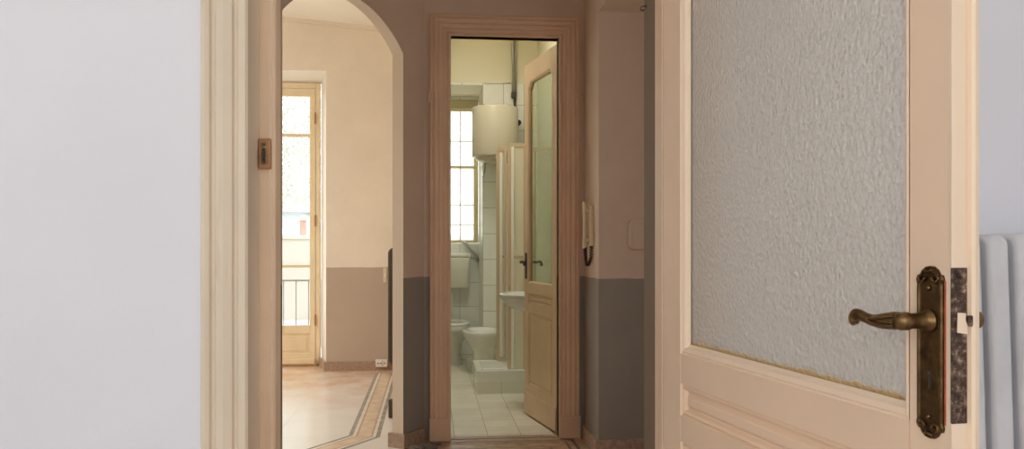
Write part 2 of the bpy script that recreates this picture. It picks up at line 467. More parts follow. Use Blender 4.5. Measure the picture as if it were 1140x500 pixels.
w = MB(); w.prism([(-1.4, 1.69), (2.3, 1.69), (2.3, 4.97), (-.02, 4.97), (-1.4, 2.87)], 3.3, 3.4)
struct('ceiling_hall', w, M['hall_plain'], 'beige ceiling of the small hall above the frame', 'ceiling')

simple_window('added_window_6', 2.25, 2.31, 1.95, 2.55, .9, 2.3, 1, 'y', 'added small hall window, out of view behind the open glazed door')  # made-up window, added to bring light into the dim hall
# arch wall, at an angle across the hall corner
C1 = Vector((-.155, 4.75)); DT = Vector((-.55, -.835)).normalized(); DN = Vector((-.835, .55)).normalized()
AW, SPR, RISE, TH = .977, 2.273, .212, .0755
def AP(t, n, z):
    q = C1 + DT * t + DN * n; return (q.x, q.y, z)
rad = ((AW / 2) ** 2 + RISE ** 2) / (2 * RISE); a0 = math.asin(AW / 2 / rad)
arc = [(AW / 2 - rad * math.sin(a0 - 2 * a0 * i / 72), SPR + RISE - rad + rad * math.cos(a0 - 2 * a0 * i / 72)) for i in range(73)]
w = MB()
def pier(t0, t1):
    p = [AP(t0, 0, 0), AP(t1, 0, 0), AP(t1, TH, 0), AP(t0, TH, 0)]
    w.face([AP(t0, 0, 0), AP(t1, 0, 0), AP(t1, 0, HT), AP(t0, 0, HT)], 0)
    w.face([AP(t0, TH, 0), AP(t1, TH, 0), AP(t1, TH, HT), AP(t0, TH, HT)], 2)
pier(-.215, 0); pier(AW, 2.2)
for t in (0, AW):
    w.face([AP(t, 0, 0), AP(t, TH, 0), AP(t, TH, SPR), AP(t, 0, SPR)], 1)
for (t0, z0), (t1, z1) in zip(arc, arc[1:]):
    w.face([AP(t0, 0, z0), AP(t1, 0, z1), AP(t1, 0, HT), AP(t0, 0, HT)], 0)
    w.face([AP(t0, TH, z0), AP(t1, TH, z1), AP(t1, TH, HT), AP(t0, TH, HT)], 2)
    f = w.face([AP(t0, 0, z0), AP(t1, 0, z1), AP(t1, TH, z1), AP(t0, TH, z0)], 1, False)
for t in (-.215, 2.2):
    w.face([AP(t, 0, 0), AP(t, TH, 0), AP(t, TH, HT), AP(t, 0, HT)], 0)
w.face([AP(-.215, 0, HT), AP(2.2, 0, HT), AP(2.2, TH, HT), AP(-.215, TH, HT)], 0)
bmesh.ops.remove_doubles(w.bm, verts=w.bm.verts, dist=1e-5)
struct('wall_arch', w, [M['hall'], M['reveal'], M['far']], 'slanting hall wall with the open archway to the bright room', 'wall')

# hall floor with inlaid border
w = MB()
w.box(-1.45, 2.25, 1.6, 4.965, -.1, 0)
bnds = [(4.50, 'c'), ]
def band(poly, mi, mb, z=.0006): mb.face([(x, y, z) for x, y in poly], mi)
HB = [(.0, .022, 1), (.022, .05, 3), (.05, .066, 1), (.066, .16, 3), (.16, .176, 1), (.176, .205, 3), (.205, .227, 1)]
for a, b, mi in HB:   # parallel to the bathroom wall, then turning with the pier
    band([(-.05 + .05, 4.87 - a), (.86 - a, 4.87 - a), (.86 - b, 4.87 - b), (0, 4.87 - b)], mi, w)
    band([(.86 - a, 4.87 - a), (.86 - b, 4.87 - b), (.86 - b, 2.2), (.86 - a, 2.2)], mi, w)
struct('floor_hall', w, [M['hall_floor'], M['st_dark'], M['st_white'], M['st_brown']], 'brown terrazzo hall floor with dark inlaid border lines', 'floor')

# far room
w = MB(); w.prism([(-3.6, 2.8), (-1.42, 2.8), (-.045, 4.90), (-.045, 7.9), (-.3, 8.26), (-3.6, 8.26)], -.1, .0002)
cor = []
wid = [.0, .026, .046, .058, .138, .150, .168, .195]
pL, pR = Vector((-.500, 5.10)), Vector((-.305, 5.035))
for q in wid: cor.append(pL.lerp(pR, q / .195))
for i, mi in enumerate([1, 2, 3, 4, 3, 2, 1]):
    a, b = cor[i], cor[i + 1]
    band([(a.x, a.y), (b.x, b.y), (b.x, 7.62), (a.x, 7.62)], mi, w, .0011)
    a2, b2 = a + DT * 2.2, b + DT * 2.2
    m2 = {1: 1, 2: 2, 3: 3, 4: 4}[mi]
    band([(a.x, a.y), (b.x, b.y), (b2.x, b2.y), (a2.x, a2.y)], m2, w, .0011)
struct('floor_far', w, [M['far_floor'], M['st_green'], M['st_white'], M['st_pink'], M['st_mid']], 'shiny cream tiled floor with green striped border beyond the arch', 'floor')

w = MB()
FX0, FX1 = -2.35, -.972; GX0, GX1 = -2.255, -1.075
w.prism([(FX1, 7.8), (-.06, 7.8), (-.06, 8.25), (GX1, 8.25)], 0, HT)
w.prism([(FX0, 7.8), (GX0, 8.25), (-3.6, 8.25), (-3.6, 7.8)], 0, HT)
w.extr([(FX0, 7.8, 2.815), (FX0, 8.25, 2.772), (FX0, 8.25, HT), (FX0, 7.8, HT)], (FX1 - FX0, 0, 0))
w.bm.normal_update()
for f in w.bm.faces:
    c = f.calc_center_median()
    if 7.81 < c.y < 8.24 and FX0 - .02 < c.x < FX1 + .02 and abs(f.normal.y) < .9 and c.z < 3.3: f.material_index = 1
struct('wall_far', w, [M['far'], M['white_reveal']], 'cream wall with taupe dado and window recess in the room beyond the arch', 'wall')
w = MB(); w.box(-.12, 0., 4.985, 8.7, 0, HT)
struct('wall_partition', w, [M['far']], 'partition between the bright room and the bathroom', 'wall')
w = MB()
LY0, LY1, LZ0, LZ1 = 4.3, 6.9, .8, 2.7
w.box(-3.75, -3.6, 2.7, LY0, 0, HT); w.box(-3.75, -3.6, LY1, 8.25, 0, HT)
w.box(-3.75, -3.6, LY0, LY1, 0, LZ0); w.box(-3.75, -3.6, LY0, LY1, LZ1, HT)
struct('wall_far_left', w, [M['far']], 'side wall of the bright room with its added window, out of view', 'wall')
simple_window('added_window_4', -3.71, -3.65, LY0, LY1, LZ0, LZ1, 2, 'y', 'added side window of the bright room, out of view')  # made-up window, added to fill the far room with light
w = MB(); w.box(-3.75, -1.4, 2.7, 2.85, 0, HT)
struct('wall_far_front', w, [M['far']], 'near wall of the bright room, out of view', 'wall')
w = MB()
w.extr([(-3.75, 2.7, 3.495), (-.02, 2.7, 3.197), (-.02, 2.7, 3.35), (-3.75, 2.7, 3.9)], (0, 5.4, 0))
struct('ceiling_far', w, M['far_ceil'], 'pale ceiling of the room beyond the arch', 'ceiling')
def zc(x): return 3.495 + (x + 3.75) * (3.197 - 3.495) / 3.73
w = MB()
for d0, d1, z0 in ((0, .022, .036), (0, .034, .022)):
    w.extr([(-3.6, 7.8 - d1, zc(-3.6) - z0), (-3.6, 7.8, zc(-3.6) - z0), (-3.6, 7.8, zc(-3.6) - z0 + .028), (-3.6, 7.8 - d1, zc(-3.6) - z0 + .028)], (3.48, 0, zc(-.12) - zc(-3.6)))
struct('trim_5', w, M['far'], 'thin cornice moulding under the ceiling beyond the arch', 'cornice')

# bathroom shell
w = MB(); w.box(.504, 1.2, 7.9, 8.75, 0, HT); w.box(0., .504, 7.9, 8.75, 2.73, HT)
w.bm.normal_update()
for f in w.bm.faces:
    if abs(f.normal.x) > .9: f.material_index = 1
    if abs(f.normal.z) > .9: f.material_index = 2
struct('wall_bathroom_back', w, [M['tile_y'], M['tile_x'], M['bath_plaster']], 'tiled bathroom end wall with plaster above and a window niche', 'wall')
w = MB(); w.box(0., .504, 8.53, 8.75, 0, 1.2); w.box(0., .504, 8.53, 8.75, 2.70, 2.73)
struct('wall_bathroom_niche', w, [M['tile_y']], 'tiled wall under the bathroom window behind the cistern', 'wall')
w = MB(); w.box(1.04, 1.2, 5.0, 7.9, 0, HT)
struct('wall_bathroom_right', w, [M['tile_x']], 'tiled bathroom side wall behind the half open door', 'wall')
w = MB(); w.box(0., .004, 5.0, 8.53, 0, HT)
struct('wall_bathroom_left', w, [M['tile_x']], 'tiled bathroom side wall left of the toilet', 'wall')
w = MB(); w.box(-.02, 1.1, 4.965, 8.6, -.1, .0002)
struct('floor_bathroom', w, [M['bath_floor']], 'grey white square tiled bathroom floor', 'floor')
w = MB(); w.box(-.05, 1.2, 4.96, 5.7, 3.5, 3.6); w.box(-.05, 1.2, 6.8, 8.75, 3.5, 3.6); w.box(-.05, .05, 5.7, 6.8, 3.5, 3.6); w.box(.55, 1.2, 5.7, 6.8, 3.5, 3.6)
struct('ceiling_bathroom', w, M['bath_plaster'], 'bathroom ceiling above the frame', 'ceiling')

r = tag(bpy.data.objects.new('added_rooflight', None), 'added rooflight in the bathroom ceiling, above the frame', 'window', kind='structure'); COL.objects.link(r)  # made-up opening, added only to brighten the bathroom
w = MB()
for b in ((.05, .09, 5.7, 6.8), (.51, .55, 5.7, 6.8), (.09, .51, 5.7, 5.74), (.09, .51, 6.76, 6.8)): w.box(*b, 3.50, 3.60)
w.build('frame', M['bath_win'], r)
w = MB(); w.box(.09, .51, 5.74, 6.76, 3.57, 3.575); w.build('pane', M['clear'], r)
# skirtings
def skirt(name, segs, m, label, h=.082, t=.02):
    w = MB()
    for poly in segs: w.prism(poly, 0, h)
    return struct(name, w, m, label, 'skirting')
def aq(t, n):
    q = C1 + DT * t + DN * n; return (q.x, q.y)
skirt('baseboard_arch', [[aq(0, -.02), aq(-.20, -.02), aq(-.20, 0), aq(0, 0)], [aq(0, -.02), aq(.018, -.02), aq(.018, TH + .02), aq(0, TH + .02)], [aq(0, TH), aq(-.12, TH), aq(-.12, TH + .02), aq(0, TH + .02)]],
      M['stone'], 'brown stone skirting wrapped round the foot of the arch pier')
skirt('baseboard_arch_left', [[aq(AW, -.02), aq(2.1, -.02), aq(2.1, 0), aq(AW, 0)]], M['stone'], 'brown stone skirting left of the arch')
skirt('baseboard_pier', [[(.917, 4.48), (2.19, 4.48), (2.19, 4.5), (.917, 4.5)], [(.917, 4.5), (.937, 4.5), (.937, 4.90), (.917, 4.90)]], M['stone'],
      'brown stone skirting around the projecting hall wall')
skirt('baseboard_far', [[(FX1 - .012, 7.78), (-.14, 7.78), (-.14, 7.8), (FX1 - .012, 7.8)], [(FX1 - .018, 7.8), (FX1, 7.8), (GX1 + .01, 8.14), (GX1 - .008, 8.14)]], M['stone'],
      'brown skirting along the far room end wall', .085)
skirt('baseboard_far_right', [[(-.14, 5.0), (-.12, 5.0), (-.12, 7.8), (-.14, 7.8)]], M['stone'], 'brown skirting behind the dark radiator in the far room', .085)

# ---- door casings: profile (offset from inner edge, projection) swept round three sides
def casing(name, x0, x1, ztop, yface, prof, mats, label, plinth=None, sgn=-1):
    """prof: list of (outward offset, projection) measured from the opening edge"""
    w = MB()
    rings = []
    for off, pr in prof:
        y = yface + sgn * pr
        rings.append([(x0 - off, y, 0), (x0 - off, y, ztop + off), (x1 + off, y, ztop + off), (x1 + off, y, 0)])
    w.loops(rings, closed=False, smooth=False)
    o = tag(w.build(name, mats), label, 'door casing', kind='structure')
    if plinth:
        for (a, b, c, d) in plinth:
            q = MB(); q.box(a, b, yface - c, yface, 0, d, .003); q.build('plinth_block', mats, o)
    return o

pn = [(0, -.22), (0, .010), (.004, .014), (.016, .014), (.019, .010), (.023, .010), (.026, .016), (.040, .020), (.052, .020), (.055, .016), (.060, .016), (.063, .022), (.070, .024), (.076, .022), (.079, .014), (.079, -.002)]
t1 = casing('trim_1', -.3176, .49, 2.46, 1.48, pn, M['casing'], 'cream moulded casing of the near doorway beside the lilac wall')
# door stop lining of the near doorway
w = MB()
def stopprof(x, s):   # s=+1 stop grows to +x
    return [(x, 1.565), (x + s * .019, 1.565), (x + s * .0215, 1.569), (x + s * .0235, 1.569), (x + s * .0275, 1.576), (x + s * .0275, 1.63), (x, 1.63)]
w.prism(stopprof(-.3176, 1), 0, 2.46)
w.prism([(.49, 1.565), (.454, 1.565), (.452, 1.567), (.452, 1.615), (.49, 1.615)], 0, 2.46)
w.box(-.3176, .49, 1.565, 1.63, 2.43, 2.46)
t2 = struct('trim_2', w, M['cream_old'], 'cream door stop lining inside the near doorway', 'door frame')
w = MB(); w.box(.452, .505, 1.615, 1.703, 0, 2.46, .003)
struct('trim_6', w, M['return'], 'dark brown edge of the hall wall left of the open door hinges', 'door frame')
# brown keeper on the left stop
k = MB(); k.box(-.3170, -.2950, 1.553, 1.565, 1.302, 1.358, .002); ko = k.build('keeper', M['brick'], t2); ko['label'] = 'brown bolt keeper'
k = MB(); k.box(-.3115, -.3005, 1.5510, 1.5532, 1.310, 1.350, .0008); kp = k.build('keeper_plate', M['brass'], ko)
k = MB()
k.tube(smooth_path([(-.3062, 1.551, 1.338), (-.3062, 1.544, 1.334), (-.3062, 1.543, 1.326), (-.3062, 1.545, 1.319), (-.3062, 1.551, 1.317)], 5), .0026, 8)
for z in (1.3135, 1.3465): k.lathe([(.0001, 1.5495), (.0022, 1.5498), (.0026, 1.551)], (-.3062, 0, z), 'y', 10)
k.build('staple', M['dark_metal'], ko)

# bathroom casing
pb = [(0, -.06), (0, .004), (.004, .012), (.014, .012), (.017, .006), (.022, .006), (.026, .014), (.036, .018), (.044, .014), (.048, .014), (.052, .020), (.066, .022), (.074, .018), (.078, .018), (.082, .024), (.098, .026), (.104, .020), (.108, .020), (.112, .028), (.122, .028), (.126, .020), (.126, -.002)]
t3 = casing('trim_3', .1235, .778, 2.43, 4.93, pb, M['pink_cream'], 'salmon cream fluted casing around the bathroom door',
            plinth=[(-.004, .1225, .034, .135), (.779, .909, .034, .135)])
for x, s in ((-.0025, -1), (.904, 1)):   # little carved ears of the casing
    q = MB(); q.tube(smooth_path([(x - s * .026, 4.900, 2.098), (x - s * .012, 4.898, 2.082), (x + s * .0, 4.898, 2.078), (x + s * .006, 4.900, 2.06), (x + s * .004, 4.902, 2.02)], 5), [.008] * 10 + [.006] * 11, 8)
    q.build('carved_ear', M['pink_cream'], t3)
# bathroom threshold strip
w = MB(); w.box(.1235, .778, 4.93, 5.0, -.02, .004, .002)
struct('trim_4', w, M['stone'], 'brown stone threshold of the bathroom door', 'threshold')

# ================================================================== GLAZED DOORS
def leaf_frame(w, W, H, t, xs, zs):
    """stiles and rails; xs=(left stile, right stile widths); zs = list of rail (z0, z1)"""
    for y0, y1 in ((0, t),):
        w.box(0, xs[0], y0, y1, 0, H, .0015, seg=1); w.box(W - xs[1], W, y0, y1, 0, H, .0015, seg=1)
        for a, b in zs: w.box(xs[0], W - xs[1], y0, y1, a, b)
def panel_skin(w, poly, prof, t, fill=True):
    """mitred moulding sunk into both faces; prof = (inset, depth)"""
    for side in (0, 1):
        rings = []
        for ins, dep in prof:
            y = dep if side == 0 else t - dep
            rings.append([(x, y, z) for x, z in offset_poly(poly, ins)])
        w.loops(rings, True, False, fill, smooth=False)
def rect(x0, x1, z0, z1): return [(x0, z0), (x1, z0), (x1, z1), (x0, z1)]
def chamf(x0, x1, z0, z1, c): return [(x0, z0), (x1, z0), (x1, z1 - c), (x1 - c, z1), (x0 + c, z1), (x0, z1 - c)]
PANEL = [(0, 0), (.002, .005), (.006, .002), (.011, .004), (.015, .010), (.020, .011), (.026, .011), (.034, .006), (.038, .005)]
SLIM = [(0, 0), (.002, .005), (.006, .002), (.010, .004), (.013, .010), (.017, .010), (.021, .005), (.024, .004)]
GBEAD = [(0, 0), (.002, .003), (.005, .001), (.011, .004), (.014, .009), (.018, .0125)]

def glazed_leaf(name, loc, rz, W, H, t, xs, gz, slim, low, kick, mats, glassmat, label, chamfer=.045):
    r = empty(name, loc, rz, label, 'door', kind='structure')
    w = MB()
    leaf_frame(w, W, H, t, xs, [(0, low[0]), (low[1], slim[0]), (slim[1], gz[0]), (gz[1], H)])
    x0, x1 = xs[0], W - xs[1]
    for sx_, cx in ((1, x0), (-1, x1)):      # corner blocks behind the clipped glass corners
        w.extr([(cx, 0, gz[1]), (cx + sx_ * chamfer, 0, gz[1]), (cx, 0, gz[1] - chamfer)], (0, t, 0))
    fr = w.build('leaf_frame', mats[0], r)
    w = MB(); panel_skin(w, chamf(x0, x1, gz[0], gz[1], chamfer), GBEAD, t, False); w.build('glazing_bead', mats[1], r)
    w = MB(); panel_skin(w, rect(x0, x1, slim[0], slim[1]), SLIM, t); w.build('narrow_panel', mats[0], r)
    w = MB(); panel_skin(w, rect(x0, x1, low[0], low[1]), PANEL, t); w.build('lower_panel', mats[0], r)
    w = MB()
    for y0, y1 in ((-.008, 0), (t, t + .008)): w.box(.006, W - .006, y0, y1, .004, kick, .003)
    w.build('kick_board', mats[0], r)
    gp = offset_poly(chamf(x0, x1, gz[0], gz[1], chamfer), .0165)
    w = MB(); w.extr([(x, t / 2 - .002, z) for x, z in gp], (0, .004, 0)); g = w.build('glass_pane', glassmat, r)
    return r

# main door: hinged on the right jamb, swung into the near room
DW, DH, DTK = .745, 2.43, .034
d1 = glazed_leaf('door_1', (.4495, 1.548, .008), math.atan2(-.9916, .1288), DW, DH, DTK, (.078, .064), (.952, 2.27), (.838, .897), (.16, .79), .13,
                 (M['cream'], M['edge']), M['hammered'], 'cream door with large hammered glass pane, standing open at the right')
# rebated lip and bead on the free edge and far face
w = MB()
w.prism([(DW, .0), (DW + .0005, .0005), (DW + .0005, .0165), (DW - .003, .018), (DW - .003, .0195), (DW + .0035, .0215), (DW + .005, .0255), (DW + .0035, .0295), (DW, .031), (DW + .0005, .0325), (DW, .0345), (DW - .004, .0345), (DW - .004, .0)], 0, DH)
w.build('edge_moulding', M['edge'], d1)
# door hinges
for z in (.3, 1.25, 2.15):
    w = MB(); w.lathe([(.0001, z - .055), (.004, z - .053), (.0065, z - .045), (.0065, z + .045), (.004, z + .053), (.0001, z + .055)], (-.004, DTK + .003, 0), 'z', 12)
    w.build('hinge', M['cream'], d1)
# long antique plate
UC = DW - .029
def plate_outline(cx, z0, z1, hw):
    """shaped ends with small scrolled shoulders"""
    half = [(0, 0), (.006, .0008), (.011, .004), (.0145, .009), (.0185, .010), (.0200, .0145), (.0185, .019), (.0188, .024), (.0188, .030)]
    k = hw / .02
    pts = []
    for x, z in half: pts.append((cx + x * k, z0 + z))
    for x, z in half[::-1]: pts.append((cx + x * k, z1 - z))
    for x, z in half[1:]: pts.append((cx - x * k, z1 - z))
    for x, z in half[::-1][:-1]: pts.append((cx - x * k, z0 + z))
    return pts
def lever_set(parent, uc, zc_, side, t, dirn, z0, z1, hw=.02, ln=.085, keyz=None, suff=''):
    """side=-1: on face y=0 pointing -y; +1: on face y=t"""
    y = 0 if side < 0 else t
    s = side
    po = plate_outline(uc, z0, z1, hw)
    w = MB()
    def ring(k, dy, dz=0):
        c = Vector((uc, (z0 + z1) / 2))
        out = []
        for x, z in po:
            out.append((uc + (x - uc) * k, y + s * dy, c.y + (z - c.y) * (1 - (1 - k) * hw / ((z1 - z0) / 2) )))
        return out
    w.loops([ring(1, 0), ring(1, .0022), ring(.94, .0040), ring(.80, .0046), ring(.74, .0030), ring(.66, .0028)], True, False, True, smooth=False)
    pl = w.build('escutcheon_plate', M['brass_dark'], parent)
    # scrolls on the shoulders
    w = MB()
    for zz, d in ((z0, 1), (z1, -1)):
        for sx_ in (-1, 1):
            cpts = []
            for i in range(22):
                a = i / 21 * 1.6 * PI; rr = .0058 * (1 - i / 30)
                cpts.append((uc + sx_ * (hw * .56 - rr * math.cos(a)), y + s * .0045, zz + d * (.0125 + rr * math.sin(a) * 1.0)))
            w.tube(cpts, [.0019 - .0008 * i / 21 for i in range(22)], 7)
        w.tube(smooth_path([(uc - .006, y + s * .004, zz + d * .004), (uc, y + s * .0052, zz + d * .0065), (uc + .006, y + s * .004, zz + d * .004)], 4), .0016, 6)
        w.lathe([(.0001, y + s * .0058), (.0022, y + s * .0052), (.003, y + s * .003)], (uc, 0, zz + d * .024), 'y', 10)
    w.build('scroll', M['brass'], pl)
    if keyz:
        w = MB()
        w.lathe([(.0001, y + s * .0034), (.0032, y + s * .0034), (.0034, y + s * .002)], (uc, 0, keyz + .006), 'y', 14)
        w.box(uc - .0017, uc + .0017, min(y + s * .002, y + s * .0034), max(y + s * .002, y + s * .0034), keyz - .010, keyz + .006)
        kh = w.build('keyhole', M['black_rubber'], pl)
    # rose and neck
    w = MB()
    q_ = 1.0 if s < 0 else .62
    w.lathe([(r_, y + s * d_ * q_) for r_, d_ in [(.0130, .003), (.0130, .006), (.0102, .0085), (.0085, .012), (.0085, .028), (.0100, .031), (.0098, .040), (.0070, .044), (.0001, .045)]], (uc, 0, zc_), 'y', 20)
    lv = w.build('handle_rose', M['brass'], parent)
    w = MB()
    key = [(-.006, .033, 0, .0090), (.012, .036, -.0004, .0102), (.028, .038, -.0022, .0090), (.044, .0385, -.0030, .0068), (.058, .0385, -.0010, .0063), (.070, .0378, .0012, .0068), (.0785, .0368, .0004, .0078), (.0825, .0360, -.0036, .0082), (.0830, .0352, -.0080, .0072), (.0820, .0350, -.0108, .0046)]
    p = smooth_path([(uc + dirn * a, y + s * b * q_, zc_ + c) for a, b, c, _ in key], 6)
    rk = [k_[3] for k_ in key]; rr = []
    for i in range(len(p)):
        q = i / 6; a = int(min(q, len(rk) - 2)); f = q - a
        rr.append(rk[a] * (1 - f) + rk[a + 1] * f)
    w.tube(p, rr, 14, flat=.8)
    hd = w.build('lever', M['brass'], parent)
    # moulded leaf ridges of the lever
    w = MB()
    for dz in (-.0052, .0052):
        pp = smooth_path([(uc + dirn * .006, y + s * .043 * q_, zc_ + dz * 1.0), (uc + dirn * .022, y + s * .0455 * q_, zc_ - .0016 + dz * .85), (uc + dirn * .040, y + s * .0445 * q_, zc_ - .0026 + dz * .45), (uc + dirn * .050, y + s * .0435 * q_, zc_ - .0016)], 5)
        w.tube(pp, [.0014 + .0008 * math.sin(PI * i / (len(pp) - 1)) for i in range(len(pp))], 7)
    w.build('lever_ridge', M['brass'], hd)
    return pl
lever_set(d1, UC, 1.068, -1, DTK, -1, .940, 1.1275, .02, .083, 1.004)
lever_set(d1, UC, 1.068, 1, DTK, -1, .940, 1.1275, .02, .083)
# red undercoat line beside the plate
w = MB(); w.box(UC + .0192, UC + .0214, -.0005, .0004, .958, 1.112); w.build('paint_edge', M['red_paint'], d1)['label'] = 'red undercoat showing beside the plate'
# mortise lock plate on free edge
w = MB()
w.box(DW - .001, DW + .0022, -.0008, .0178, .962, 1.126, .0006, seg=1)
for z, (q0, q1) in ((1.118, (.004, .012)), (.972, (.004, .012))):
    w.lathe([(.0001, DW + .0034), (.003, DW + .003), (.0036, DW + .0018)], (0, .0085, z), 'x', 12)
mo = w.build('mortise_plate', M['rust'], d1); mo['label'] = 'rusted mortise lock plate'
w = MB(); w.extr([(DW + .0030, .004, 1.058), (DW + .0030, .0165, 1.056), (DW + .0030, .0170, 1.065), (DW + .0030, .0142, 1.071), (DW + .0030, .0150, 1.078), (DW + .0030, .0045, 1.079)], (.0004, 0, 0)); w.build('paint_patch', M['edge'], mo)
w = MB(); w.box(DW + .002, DW + .0065, .0165, .0215, 1.064, 1.076, .002); w.build('latch_bolt', M['rust'], mo)

# bathroom door
ang = math.atan2(.983, -.184)
# local x runs from hinge into the bathroom, y to the left (visible face), so shift by thickness
BT = .034
ax = Vector((-.184, .983)).normalized(); ay = Vector((-ax.y, ax.x))
hx = Vector((.779, 5.012)) - ay * BT
d2 = glazed_leaf('door_2', (hx.x, hx.y, .010), ang, .672, 2.41, BT, (.085, .085), (.90, 2.285), (.765, .835), (.20, .70), .15,
                 (M['bath_door'], M['bath_door']), M['door_clear'], 'cream door with clear greenish glass, half open into the bathroom', .05)
def small_lever(parent, uc, zc_, y, s, dirn):
    w = MB()
    w.box(uc - .017, uc + .017, min(y, y + s * .005), max(y, y + s * .005), zc_ - .115, zc_ + .065, .004)
    pl = w.build('escutcheon_plate', M['iron'], parent)
    w = MB()
    w.tube(smooth_path([(uc, y, zc_), (uc, y + s * .03, zc_), (uc + dirn * .012, y + s * .045, zc_), (uc + dirn * .05, y + s * .047, zc_ + .006), (uc + dirn * .09, y + s * .046, zc_ - .004), (uc + dirn * .100, y + s * .044, zc_ - .022)], 5), .0085, 10)
    w.build('lever', M['iron'], parent)
small_lever(d2, .632, 1.045, BT, 1, -1)
small_lever(d2, .632, 1.045, 0, -1, -1)
w = MB(); w.box(.671, .6735, .008, .026, .90, 1.12, .0005); w.build('mortise_plate', M['dark_metal'], d2)

# ================================================================== FRENCH DOOR far room
d3 = empty('door_3', (0, 8.15, 0), 0, 'yellowed French door with glazing bars in the far room recess', 'door', kind='structure')
w = MB()
w.box(GX0, GX0 + .042, 0, .07, 0, 2.765, .004); w.box(GX1 - .042, GX1, 0, .07, 0, 2.765, .004); w.box(GX0 + .042, GX1 - .042, 0, .07, 2.715, 2.765, .004)
w.box(GX0, GX1, .0, .07, -.01, .02, .003)
w.build('door_frame', M['door_win'], d3)
mid = (GX0 + GX1) / 2
for a, b, hinge in ((mid + .004, GX1 - .045, 1), (GX0 + .045, mid - .004, 0)):
    w = MB(); st = .052; y0, y1 = -.008, .042
    w.box(a, a + st, y0, y1, .025, 2.708, .004); w.box(b - st, b, y0, y1, .025, 2.708, .004)
    for z0, z1 in ((2.635, 2.708), (2.240, 2.268), (.962, .990), (.315, .400), (.025, .125)):
        w.box(a + st, b - st, y0 + .002, y1 - .002, z0, z1, .003)
    lf = w.build('door_leaf', M['door_win'], d3)
    w = MB(); w.box(a + st, b - st, .006, .03, .125, .315); panel = w
    panel_poly = rect(a + st + .03, b - st - .03, .15, .29)
    w.box(a + st + .03, b - st - .03, .0, .01, .15, .29, .004)
    w.build('lower_panel', M['door_win'], lf)
    w = MB(); w.box(a, b, y0 - .03, y0 + .002, .022, .075, .008); w.build('weather_board', M['door_win'], lf)
    for z0, z1 in ((2.268, 2.635), (.990, 2.240), (.400, .962)):
        w = MB(); w.box(a + st, b - st, .015, .019, z0, z1); w.build('pane', M['clear'], lf)
    for z in (.45, 1.42, 2.42):
        w = MB(); q = b if hinge else a
        w.lathe([(.0001, z - .06), (.007, z - .055), (.009, z - .04), (.009, z + .04), (.007, z + .055), (.0001, z + .06)], (q + (.003 if hinge else -.003), -.012, 0), 'z', 10)
        w.build('hinge', M['brick'], lf)

# bathroom window
wi = empty('window_1', (0, 8.55, 0), 0, 'small paned bathroom window glowing above the cistern', 'window', kind='structure')
w = MB()
w.box(.006, .038, 0, .06, 1.205, 2.70, .003); w.box(.452, .500, 0, .06, 1.205, 2.70, .003)
w.box(.038, .452, 0, .06, 2.585, 2.70, .003); w.box(.038, .452, 0, .06, 1.205, 1.235, .003)
w.box(.030, .46, -.012, .05, 1.985, 2.012, .003)
w.build('frame', M['bath_win'], wi)
w = MB(); w.box(.012, .496, -.03, .0, 2.60, 2.625, .004); w.build('head_moulding', M['bath_win'], wi)
w = MB()
for x in (.175, .312): w.box(x - .006, x + .006, .012, .04, 1.235, 2.585, .002)
for z in (2.273, 1.605, 1.398): w.box(.038, .452, .014, .038, z - .006, z + .006, .002)
w.build('muntin', M['white_reveal'], wi)
w = MB(); w.box(.038, .452, .024, .028, 1.235, 2.585); w.build('pane', M['bath_glass'], wi)

# ================================================================== THINGS
# ---- white column radiator by the near doorway, leaning a little
def radiator(name, loc, rz, n, pitch, z0, z1, depth, m, label, lean=0., fw=.9, rnd=.03, feet=True, web=None):
    r = empty(name, loc, rz, label, 'radiator')
    r.rotation_euler = (0, lean, rz)
    for i in range(n):
        x = i * pitch; hw = pitch * fw / 2
        w = MB()
        # side outline (y, z) with rounded shoulders, extruded over the section width with softened edges
        pts = []
        for cx, cz, a_ in ((-depth + rnd, z1 - rnd, 90), (-depth + rnd, z0 + rnd, 180), (-rnd, z0 + rnd, 270), (-rnd, z1 - rnd, 0)):
            for k in range(9):
                a = math.radians(a_ + k * 90 / 8); pts.append((cx + rnd * math.cos(a), cz + rnd * math.sin(a)))
        c = Vector((-depth / 2, (z0 + z1) / 2))
        def ring(xx, ins):
            o = offset_poly(pts, ins); return [(xx, y, z) for y, z in o]
        b = pitch * .16
        w.loops([ring(x - hw, b * 1.3), ring(x - hw + b * .25, b * .5), ring(x - hw + b * .9, b * .08), ring(x - hw * .35, 0), ring(x + hw * .35, 0), ring(x + hw - b * .9, b * .08), ring(x + hw - b * .25, b * .5), ring(x + hw, b * 1.3)], True, True, True)
        w.build('section', m, r)
    for z in (z0 + .06, z1 - .06):
        w = MB(); w.tube([(-pitch * .5, -depth * .5, z), ((n - .5) * pitch, -depth * .5, z)], .018, 12)
        w.build('connecting_nipple', m, r)
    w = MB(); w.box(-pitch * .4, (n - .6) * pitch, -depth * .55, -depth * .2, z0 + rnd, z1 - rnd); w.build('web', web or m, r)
    if feet:
        for x in (0, (n - 1) * pitch):
            w = MB()
            w.box(x - pitch * .35, x + pitch * .35, -depth * .8, -depth * .2, 0, z0 + .03, .006)
            w.build('foot', m, r)
    return r
radiator('radiator', (.940, 1.462, 0.004), 0, 14, .0525, .11, 1.172, .105, M['rad_white'], 'tall chalky white column radiator behind the open glazed door', lean=-.034, fw=.76, rnd=.022, web=M['rad_web'])
